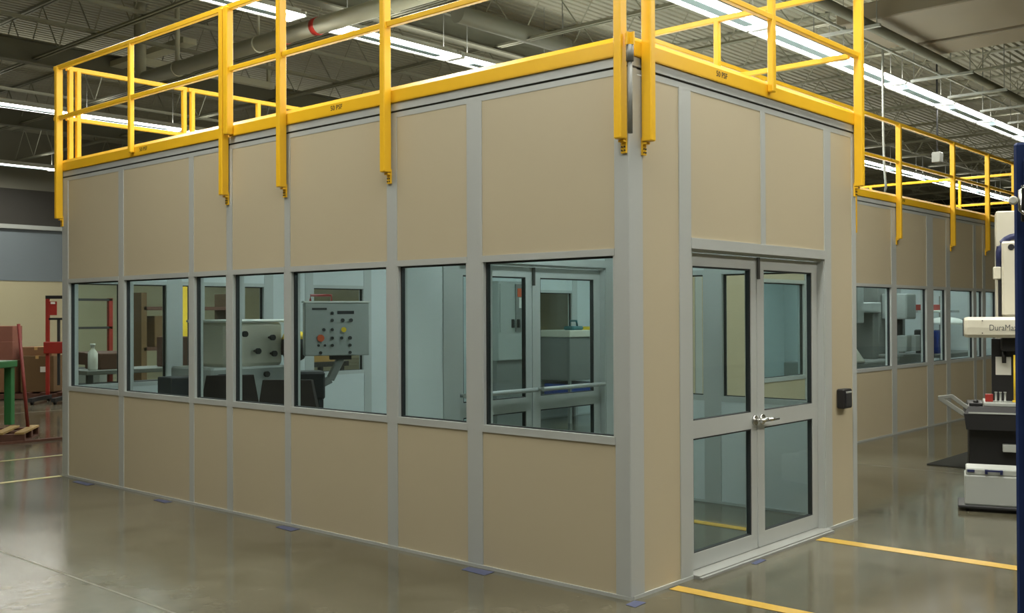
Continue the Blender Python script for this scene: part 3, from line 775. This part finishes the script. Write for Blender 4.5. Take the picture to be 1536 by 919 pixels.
carton(4.28, 17.1, .135, .62, .55, .7, M['carton_dark'], 'big dark brown carton with a white label on the far pallet', tag=True)
carton(3.72, 17.55, .135, .62, .55, .62, M['carton'], 'brown carton at the bottom of the taller stack, far left')
carton(3.70, 17.55, .755, .58, .5, .36, M['carton_red'], 'reddish carton in the middle of the taller stack, far left')
carton(3.72, 17.57, 1.115, .56, .5, .3, M['carton_red'], 'reddish carton on top of the taller stack, far left')
carton(4.27, 17.15, .835, .6, .5, .17, M['carton'], 'flat brown carton on top of the big dark carton, far left')
carton(3.2, 18.1, .0, .62, .55, .62, M['carton'], 'brown carton on the floor behind the taller stack, far left')
carton(3.2, 18.1, .62, .6, .5, .5, M['carton_red'], 'reddish carton behind the taller stack, far left')
t = thing('pallet_stacker', 'red hand stacker with two masts standing against the cream wall, far left', 'stacker', (4.15, 16.1, 0), -.75)
for xx in (-.2, .2):
    b = MB(); b.box(xx-.03, xx+.03, -.03, .03, .1, 1.97); part('mast', b, M['red'], t, local=True)
    b = MB(); b.box(xx-.04, xx+.04, -.9, .1, .05, .12); part('leg', b, M['charcoal'], t, local=True)
    for yy in (-.8, .05):
        b = MB(); b.tube([(xx-.02, yy, .05), (xx+.02, yy, .05)], .05, 12); part('wheel', b, M['black'], t, local=True)
b = MB(); b.box(-.23, .23, -.035, .035, 1.93, 1.99); part('top_bar', b, M['black'], t, local=True)
b = MB(); b.box(-.17, .17, -.035, .035, 1.53, 1.57); part('cross_bar', b, M['black'], t, local=True)
b = MB(); b.box(-.02, .02, -.03, .03, .3, 1.53); part('lift_cylinder', b, M['charcoal'], t, local=True)
b = MB(); b.box(-.17, -.02, -.045, -.03, 1.62, 1.88); b.box(-.13, -.05, -.05, -.045, 1.83, 1.87, 1); part('sign_plate', b, [M['red'], M['paper']], t, local=True)
b = MB(); b.bbox(-.24, .24, -.12, -.035, .9, 1.12, .01); part('carriage', b, M['red'], t, local=True)
t = thing('tool_cart', 'pale grey cart on casters beside the cartons, half hidden by the enclosure corner', 'cart', (4.55, 15.8, 0), -.75)
b = MB(); b.bbox(-.2, .3, -.2, .25, .3, .58, .01); part('body', b, M['lightgrey'], t, local=True)
b = MB(); b.box(-.24, .34, -.24, .29, .58, .62); part('top', b, M['charcoal'], t, local=True)
for px, py in ((-.17,-.17),(-.17,.22),(.27,-.17),(.27,.22)):
    b = MB(); b.box(px-.02, px+.02, py-.02, py+.02, .08, .3); b.tube([(px-.02, py, .05), (px+.02, py, .05)], .05, 10); part('caster', b, M['offwhite'], t, local=True)
pallet(.62, 10.75, -.6, 'worn pale pallet under the green stand at the left edge', M['wood'], 1.35, .95)
t = thing('machine_stand', 'green steel machine stand on a pallet at the left edge', 'stand', (.82, 11.1, .135), -.85)
b = MB(); b.bbox(-.9, .32, -.35, .35, .78, .87, .01); part('top_plate', b, M['green'], t, local=True)
for px, py in ((.24, -.28), (.24, .28), (-.4, -.28), (-.82, -.28), (-.82, .28)):
    b = MB(); b.bbox(px-.05, px+.05, py-.05, py+.05, 0, .78, .006); part('leg', b, M['green'], t, local=True)
b = MB(); b.box(-.82, .24, -.3, -.25, .26, .32); part('brace', b, M['green'], t, local=True)
b = MB(); b.box(-.45, -.02, -.2, .2, .02, .2); part('motor_box', b, M['charcoal'], t, local=True)
b = MB(); b.box(-.2, .02, -.33, -.28, .4, .7); part('panel', b, M['wood_dark'], t, local=True)
b = MB(); b.tube([(1.24, 10.62, .0), (1.15, 10.72, 1.5)], .022, 10); solo('red_post', b, M['wood_red'], 'thin red post leaning beside the green stand at left', 'post')
b = MB(); b.box(.4, 1.6, 9.98, 10.03, .0, .03); solo('red_strip', b, M['wood_dark'], 'low dark red strip on the floor in front of the pallet at left', 'strip')

# ------------------------------------------------------------------ beyond the back wall, seen through the windows
t = thing('frame_cart', 'red framed cart standing outside, seen through the first window from far left', 'cart', (1.56, 9.5, 0))
for px in (-.24, .24):
    b = MB(); b.box(px-.025, px+.025, -.03, .03, .1, 1.83); part('upright', b, M['red'], t, local=True)
for z in (1.81, 1.45):
    b = MB(); b.box(-.26, .26, -.03, .03, z-.015, z+.015); part('cross_bar', b, M['charcoal'], t, local=True)
b = MB(); b.box(-.3, .3, -.5, .05, 1.0, 1.15); part('tray', b, M['wood_dark'], t, local=True)
b = MB(); b.box(-.28, .28, -.5, .05, .1, .2); part('base', b, M['charcoal'], t, local=True)
for px in (-.2, .2):
    b = MB(); b.tube([(px-.02, -.2, .05), (px+.02, -.2, .05)], .05, 10); part('wheel', b, M['black'], t, local=True)
t = thing('work_bench', 'dark work bench outside, seen through the two leftmost windows', 'bench', (1.76, 8.5, 0))
b = MB(); b.bbox(-.9, .7, -.3, .3, .92, .97, .006); part('bench_top', b, M['midgrey'], t, local=True)
for px in (-.85, .65):
    for py in (-.26, .26):
        b = MB(); b.box(px-.03, px+.03, py-.03, py+.03, 0, .92); part('leg', b, M['charcoal'], t, local=True)
b = MB(); b.box(-.8, .6, -.22, .22, .3, .8); part('drawer_unit', b, M['charcoal'], t, local=True)
b = MB(); b.bbox(1.1, 1.5, 8.35, 8.75, .97, 1.16, .01); solo('parts_tub', b, M['wood_dark'], 'low brown tub on the outdoor bench, behind the leftmost window', 'tub')
b = MB(); b.lathe((.98, 8.3, .97), [(.05,0),(.055,.02),(.055,.2),(.02,.25),(.02,.28),(.03,.285),(.03,.31)], 14); solo('spray_bottle', b, M['paper'], 'white plastic bottle on the bench, seen through the leftmost window', 'bottle')
b = MB(); b.bbox(1.95, 2.25, 8.3, 8.6, .97, 1.34, .01); b.box(2.06, 2.11, 8.29, 8.3, 1.08, 1.22, 1); solo('electric_box', b, [M['wood_dark'], M['bright_yellow']], 'dark reddish box with a yellow mark, seen through the second window', 'box')
b = MB(); b.box(2.75, 2.98, 9.4, 9.5, 0, 2.3); solo('yellow_board', b, M['bright_yellow'], 'tall yellow board standing outside, behind the second window', 'board')
t = thing('storage_rack', 'tall brown storage rack outside, seen through the fourth window', 'rack', (5.2, 13.5, 0))
for px in (-.9, .9):
    b = MB(); b.box(px-.05, px+.05, -.3, .3, 0, 2.0); part('upright', b, M['carton_dark'], t, local=True)
for z in (.3, 1.0, 1.7):
    b = MB(); b.box(-.9, .9, -.3, .3, z, z+.06); part('shelf', b, M['wood_dark'], t, local=True)
b = MB(); b.bbox(4.55, 5.1, 13.3, 13.75, 1.06, 1.6, .01); solo('cardboard_box', b, M['carton_dark'], 'dark carton on the brown storage rack, left half', 'box')
b = MB(); b.bbox(5.25, 5.9, 13.3, 13.75, 1.06, 1.5, .01); solo('cardboard_box', b, M['carton'], 'lighter carton on the brown storage rack, right half', 'box')
t = thing('lumber_cart', 'cart loaded with tan boards outside, behind the control box', 'cart', (4.3, 9.0, 0))
b = MB(); b.box(-.8, .8, -.3, .3, .85, .92); part('deck', b, M['charcoal'], t, local=True)
for px in (-.7, .7):
    for py in (-.25, .25):
        b = MB(); b.box(px-.03, px+.03, py-.03, py+.03, 0, .85); part('leg', b, M['charcoal'], t, local=True)
b = MB(); b.bbox(4.0, 5.0, 8.75, 9.25, .92, 1.02, .006); solo('board_stack', b, M['tan'], 'stack of tan boards on the cart behind the control box', 'boards')
b = MB(); b.bbox(3.55, 3.85, 8.8, 9.2, .92, 1.16, .01); solo('red_crate', b, M['red'], 'red crate on the cart behind the control box', 'crate')

# ------------------------------------------------------------------ inside the long room
t = thing('inspection_machine', 'white enclosed machine with dark knobs, seen through the narrow window pair', 'machine', (1.12, 5.6, 0))
b = MB(); b.bbox(-.45, .40, -.3, .45, 0, 1.1, .02); part('base', b, M['lightgrey'], t, local=True)
b = MB(); b.bbox(-.28, .40, -.25, .4, 1.1, 1.53, .03); part('hood', b, M['offwhite'], t, local=True)
b = MB(); b.bbox(-.3, .42, -.28, .42, 1.53, 1.56, .012); part('hood_top', b, M['paper'], t, local=True)
for px, z in ((-.1, 1.42), (.22, 1.38), (.05, 1.25), (.24, 1.22), (-.3, 1.0), (.15, 1.02)):
    b = MB(); b.tube([(px, -.31, z), (px, -.34, z)], .03, 10); b.tube([(px, -.26, z), (px, -.31, z)], .012, 8); part('knob', b, M['black'], t, local=True)
b = MB(); b.box(-.38, -.22, -.31, -.3, .98, 1.04); part('name_plate', b, M['charcoal'], t, local=True)
b = MB(); b.lathe((.5, -.3, 1.12), [(.03,0),(.1,.04),(.14,.14),(.13,.24),(.08,.3),(.03,.32)], 14); sp = part('spindle_head', b, M['black'], t, local=True)
b = MB(); b.lathe((.5, -.3, 1.36), [(.132,0),(.11,.05),(.07,.075)], 14); part('yellow_cap', b, M['bright_yellow'], t, local=True, label='yellow cap')
b = MB(); b.box(.38, .52, -.28, -.24, 1.2, 1.26); part('head_bracket', b, M['charcoal'], t, local=True)
def chair(x, y, rz, label):
    o = thing('office_chair', label, 'chair', (x, y, 0), rz)
    b = MB(); b.bbox(-.24, .24, -.24, .24, .42, .5, .03); part('seat', b, M['fabric'], o, local=True)
    b = MB()
    b.loft([[(-.2,.2,.56),(.2,.2,.56),(.2,.27,.56),(-.2,.27,.56)], [(-.25,.22,.8),(.25,.22,.8),(.25,.3,.8),(-.25,.3,.8)], [(-.2,.25,1.08),(.2,.25,1.08),(.2,.31,1.08),(-.2,.31,1.08)]]); part('backrest', b, M['fabric'], o, local=True)
    b = MB(); b.box(-.03, .03, .22, .3, .46, .6); part('back_support', b, M['black'], o, local=True)
    b = MB(); b.tube([(0,0,.1), (0,0,.42)], .03, 10); part('gas_column', b, M['black'], o, local=True)
    for k in range(5):
        a = k*2*math.pi/5
        b = MB(); b.bar((0,0,.1), (.28*math.cos(a), .28*math.sin(a), .07), .04, .03); lg = part('base_arm', b, M['black'], o, local=True)
        b = MB(); b.tube([(.28*math.cos(a)-.015, .28*math.sin(a), .03), (.28*math.cos(a)+.015, .28*math.sin(a), .03)], .03, 10); part('caster', b, M['black'], lg, local=True)
chair(.5, 4.75, 2.6, 'dark brown office chair behind the narrow left window of the pair')
chair(.5, 3.72, 2.2, 'dark brown office chair behind the wider right window of the pair')
b = MB(); b.bbox(.36, .66, 5.5, 5.75, 0, 1.02, .01); solo('bin_cabinet', b, M['charcoal'], 'dark narrow cabinet near the second window, inside the long room', 'cabinet')
t = thing('control_box', 'grey control box with buttons and a red emergency stop on a swing arm', 'control panel', (1.6, 4.6, 0), -.55)
b = MB(); b.bbox(-.31, .31, -.08, .12, 1.21, 1.72, .01); part('enclosure', b, M['lightgrey'], t, local=True)
b = MB(); b.box(-.32, .32, -.09, .13, 1.72, 1.735); part('hood', b, M['paper'], t, local=True)
b = MB(); b.tube([(-.25,-.02,1.735),(-.25,-.02,1.79),(-.05,-.02,1.79),(-.05,-.02,1.735)], .012, 8); part('grab_handle', b, M['red'], t, local=True)
for i, (px, z, mt, r) in enumerate([(-.16,1.38,'orange',.035),(.06,1.46,'bright_yellow',.025),(-.05,1.62,'charcoal',.015),(-.05,1.55,'charcoal',.015),(-.05,1.46,'charcoal',.015),
     (-.13,1.46,'charcoal',.015),(-.05,1.38,'charcoal',.015),(.04,1.38,'charcoal',.015),(.12,1.38,'charcoal',.018),(.12,1.31,'charcoal',.015),(-.18,1.31,'charcoal',.012),(-.12,1.31,'charcoal',.012),(-.05,1.31,'charcoal',.015),
     (-.16,1.24,'charcoal',.015),(.12,1.24,'charcoal',.015),(.05,1.55,'charcoal',.018),(.13,1.55,'charcoal',.018)]):
    b = MB(); b.tube([(px, -.08, z), (px, -.1, z)], r, 10); part('button', b, M[mt], t, local=True, label='red-orange emergency stop' if i == 0 else ('yellow selector' if i == 1 else None))
b = MB(); b.box(-.24,-.1,-.084,-.08,1.65,1.67); b.box(0,.16,-.084,-.08,1.61,1.64); part('legend_plates', b, M['charcoal'], t, local=True)
b = MB(); b.box(-.06,.14,-.04,.08,1.17,1.21); part('mount', b, M['charcoal'], t, local=True)
b = MB(); b.bar((.05,.02,1.19),(-.06,0,.98),.07,.07); b.bar((-.06,0,.98),(-.22,-.02,.9),.07,.07); b.bar((-.22,-.02,.92),(-.22,-.02,0.02),.06,.06); b.box(-.4,-.04,-.2,.16,0,.03); part('swing_arm', b, M['midgrey'], t, local=True)
t = thing('parts_hopper', 'black bin on thin legs left of the control box', 'bin', (.95, 4.2, 0), -.5)
b = MB(); b.bbox(-.14, .14, -.14, .14, .85, 1.1, .02); part('tub', b, M['black'], t, local=True)
for px in (-.11, .11):
    for py in (-.11, .11):
        b = MB(); b.box(px-.015, px+.015, py-.015, py+.015, 0, .85); part('leg', b, M['charcoal'], t, local=True)
t = thing('electrical_cabinet', 'grey wall cabinet with black handles and an orange label, seen through the inner door', 'cabinet', (6.28, 6.6, .95))
b = MB(); b.bbox(-.34, .34, -.14, .25, .0, 1.12, .01); part('body', b, M['lightgrey'], t, local=True)
b = MB(); b.box(-.31, -.02, -.155, -.14, .4, 1.08); d1 = part('door', b, M['lightgrey'], t, local=True)
b = MB(); b.box(.02, .31, -.155, -.14, .4, 1.08); d2 = part('door', b, M['midgrey'], t, local=True)
for dd, px in ((d1, -.06), (d2, .06)):
    b = MB(); b.box(px-.02, px+.02, -.18, -.155, .46, .58); part('handle', b, M['black'], dd, local=True)
b = MB(); b.box(.05, .25, -.162, -.155, .9, 1.02, 0); b.box(.08, .22, -.162, -.155, .74, .89, 1); part('warning_label', b, [M['orange'], M['paper']], d2, local=True)
b = MB(); b.box(-.33, .33, -.1, .2, -.95, 0); part('stand', b, M['midgrey'], t, local=True)
t = thing('shelf_cabinet', 'brown cabinet with pale top, seen through the inner door right leaf', 'cabinet', (7.6, 6.4, 0))
b = MB(); b.bbox(-.45, .45, -.25, .4, .62, 1.26, .01); part('body', b, M['midgrey'], t, local=True)
b = MB(); b.bbox(-.47, .47, -.27, .42, 1.26, 1.36, .01); part('top', b, M['offwhite'], t, local=True)
b = MB(); b.box(-.45, .45, -.25, .4, .28, .32); part('shelf', b, M['midgrey'], t, local=True)
for px in (-.43, .43):
    for py in (-.23, .38):
        b = MB(); b.box(px-.02, px+.02, py-.02, py+.02, 0, .62); part('leg', b, M['midgrey'], t, local=True)
b = MB(); b.box(.2, .42, -.26, -.25, .64, 1.24); part('door', b, M['charcoal'], t, local=True)
b = MB(); b.bbox(7.2, 8.0, 6.2, 6.7, .32, .56, .015); solo('blue_bin', b, M['blue_bin'], 'blue plastic bin on the lower shelf of the brown cabinet', 'bin')
b = MB(); b.bbox(7.36, 7.62, 6.25, 6.45, 1.36, 1.42, .02); b.tube([(7.4,6.35,1.42),(7.42,6.35,1.5),(7.56,6.35,1.5),(7.58,6.35,1.42)], .016, 8); solo('power_tool', b, M['teal'], 'teal tool with a handle on top of the brown cabinet', 'tool')
b = MB(); b.bbox(7.72, 8.0, 6.22, 6.5, 1.36, 1.41, .015); solo('yellow_case', b, M['bright_yellow'], 'flat yellow case on top of the brown cabinet', 'case')
# machines behind the right-hand windows
t = thing('bridge_machine', 'pale bridge-type machine on a dark table behind the first right-hand window', 'machine', (10.0, 3.25, 0))
b = MB(); b.bbox(-.9, .9, -.5, .5, 0, .9, .02); part('table', b, M['midgrey'], t, local=True)
for px in (-.75, .75):
    b = MB(); b.bbox(px-.1, px+.1, -.2, .2, .9, 1.6, .015); part('upright', b, M['midgrey'], t, local=True)
b = MB(); b.bbox(-.9, .9, -.22, .22, 1.6, 1.76, .015); part('bridge', b, M['lightgrey'], t, local=True)
b = MB(); b.bbox(-.12, .12, -.28, .2, 1.45, 2.3, .015); part('quill', b, M['lightgrey'], t, local=True)
b = MB(); b.lathe((-.5,-.25,.9), [(.28,0),(.27,.03),(.06,.35),(.05,.4)], 16); part('cone_fixture', b, M['offwhite'], t, local=True)
b = MB(); b.tube([(0,-.1,1.45),(0,-.1,1.2)], .03, 8); part('probe', b, M['black'], t, local=True)
t = thing('milling_machine', 'grey upright machine behind the second right-hand window', 'machine', (11.5, 3.1, 0))
b = MB(); b.bbox(-.5, .5, -.3, .5, 0, .95, .02); part('base', b, M['midgrey'], t, local=True)
b = MB(); b.bbox(-.3, .3, .1, .5, .95, 2.1, .02); part('column', b, M['midgrey'], t, local=True)
b = MB(); b.bbox(-.2, .2, -.3, .1, 1.5, 1.9, .02); part('head', b, M['lightgrey'], t, local=True)
for px in (-.25, .12):
    b = MB(); b.bbox(px-.09, px+.09, -.36, -.2, 1.0, 1.25, .01); part('vise', b, M['lightgrey'], t, local=True)
b = MB(); b.tube([(0,-.1,1.5),(0,-.1,1.2)], .06, 10); part('spindle', b, M['charcoal'], t, local=True)
t = thing('assembly_bench', 'bench with an overhead shelf behind the right-hand windows', 'bench', (13.7, 3.1, 0))
b = MB(); b.bbox(-1.0, 1.0, -.4, .4, .85, .92, .01); part('bench_top', b, M['midgrey'], t, local=True)
for px in (-.95, .95):
    b = MB(); b.box(px-.04, px+.04, .3, .38, 0, 1.9); part('upright', b, M['midgrey'], t, local=True)
    b = MB(); b.box(px-.04, px+.04, -.38, -.3, 0, .85); part('leg', b, M['midgrey'], t, local=True)
b = MB(); b.box(-1, 1, .05, .4, 1.6, 1.64); part('shelf', b, M['lightgrey'], t, local=True)
b = MB(); b.bbox(13.15, 13.95, 3.2, 3.42, 1.64, 1.74, .01); solo('red_tray', b, M['red'], 'red tray on the shelf over the bench behind the right-hand windows', 'tray')
b = MB(); b.bbox(13.25, 13.8, 3.05, 3.2, .92, 1.3, .015); solo('monitor', b, M['black'], 'black monitor on the bench behind the right-hand windows', 'monitor')
b = MB(); b.lathe((13.3, 2.9, 1.4), [(.33,0),(.31,.04),(.2,.1),(.05,.13)], 16); b.tube([(13.3,2.9,1.52),(13.3,3.0,1.62),(13.3,3.2,1.62)], .02, 8); solo('lamp_hood', b, M['paper'], 'white domed lamp hood hanging under the bench shelf at right', 'lamp')
b = MB(); b.bbox(12.78, 13.12, 2.85, 3.2, .92, 1.3, .015); solo('blue_bin', b, M['blue_bin'], 'blue bin on the bench behind the right-hand windows', 'bin')
b = MB(); b.bbox(12.45, 12.65, 2.9, 3.1, 0, 1.1, .01); b.bbox(12.43, 12.67, 2.88, 3.12, 1.1, 1.32, .02); solo('parts_washer', b, M['charcoal'], 'dark upright unit on the floor left of the bench behind the right-hand windows', 'machine')
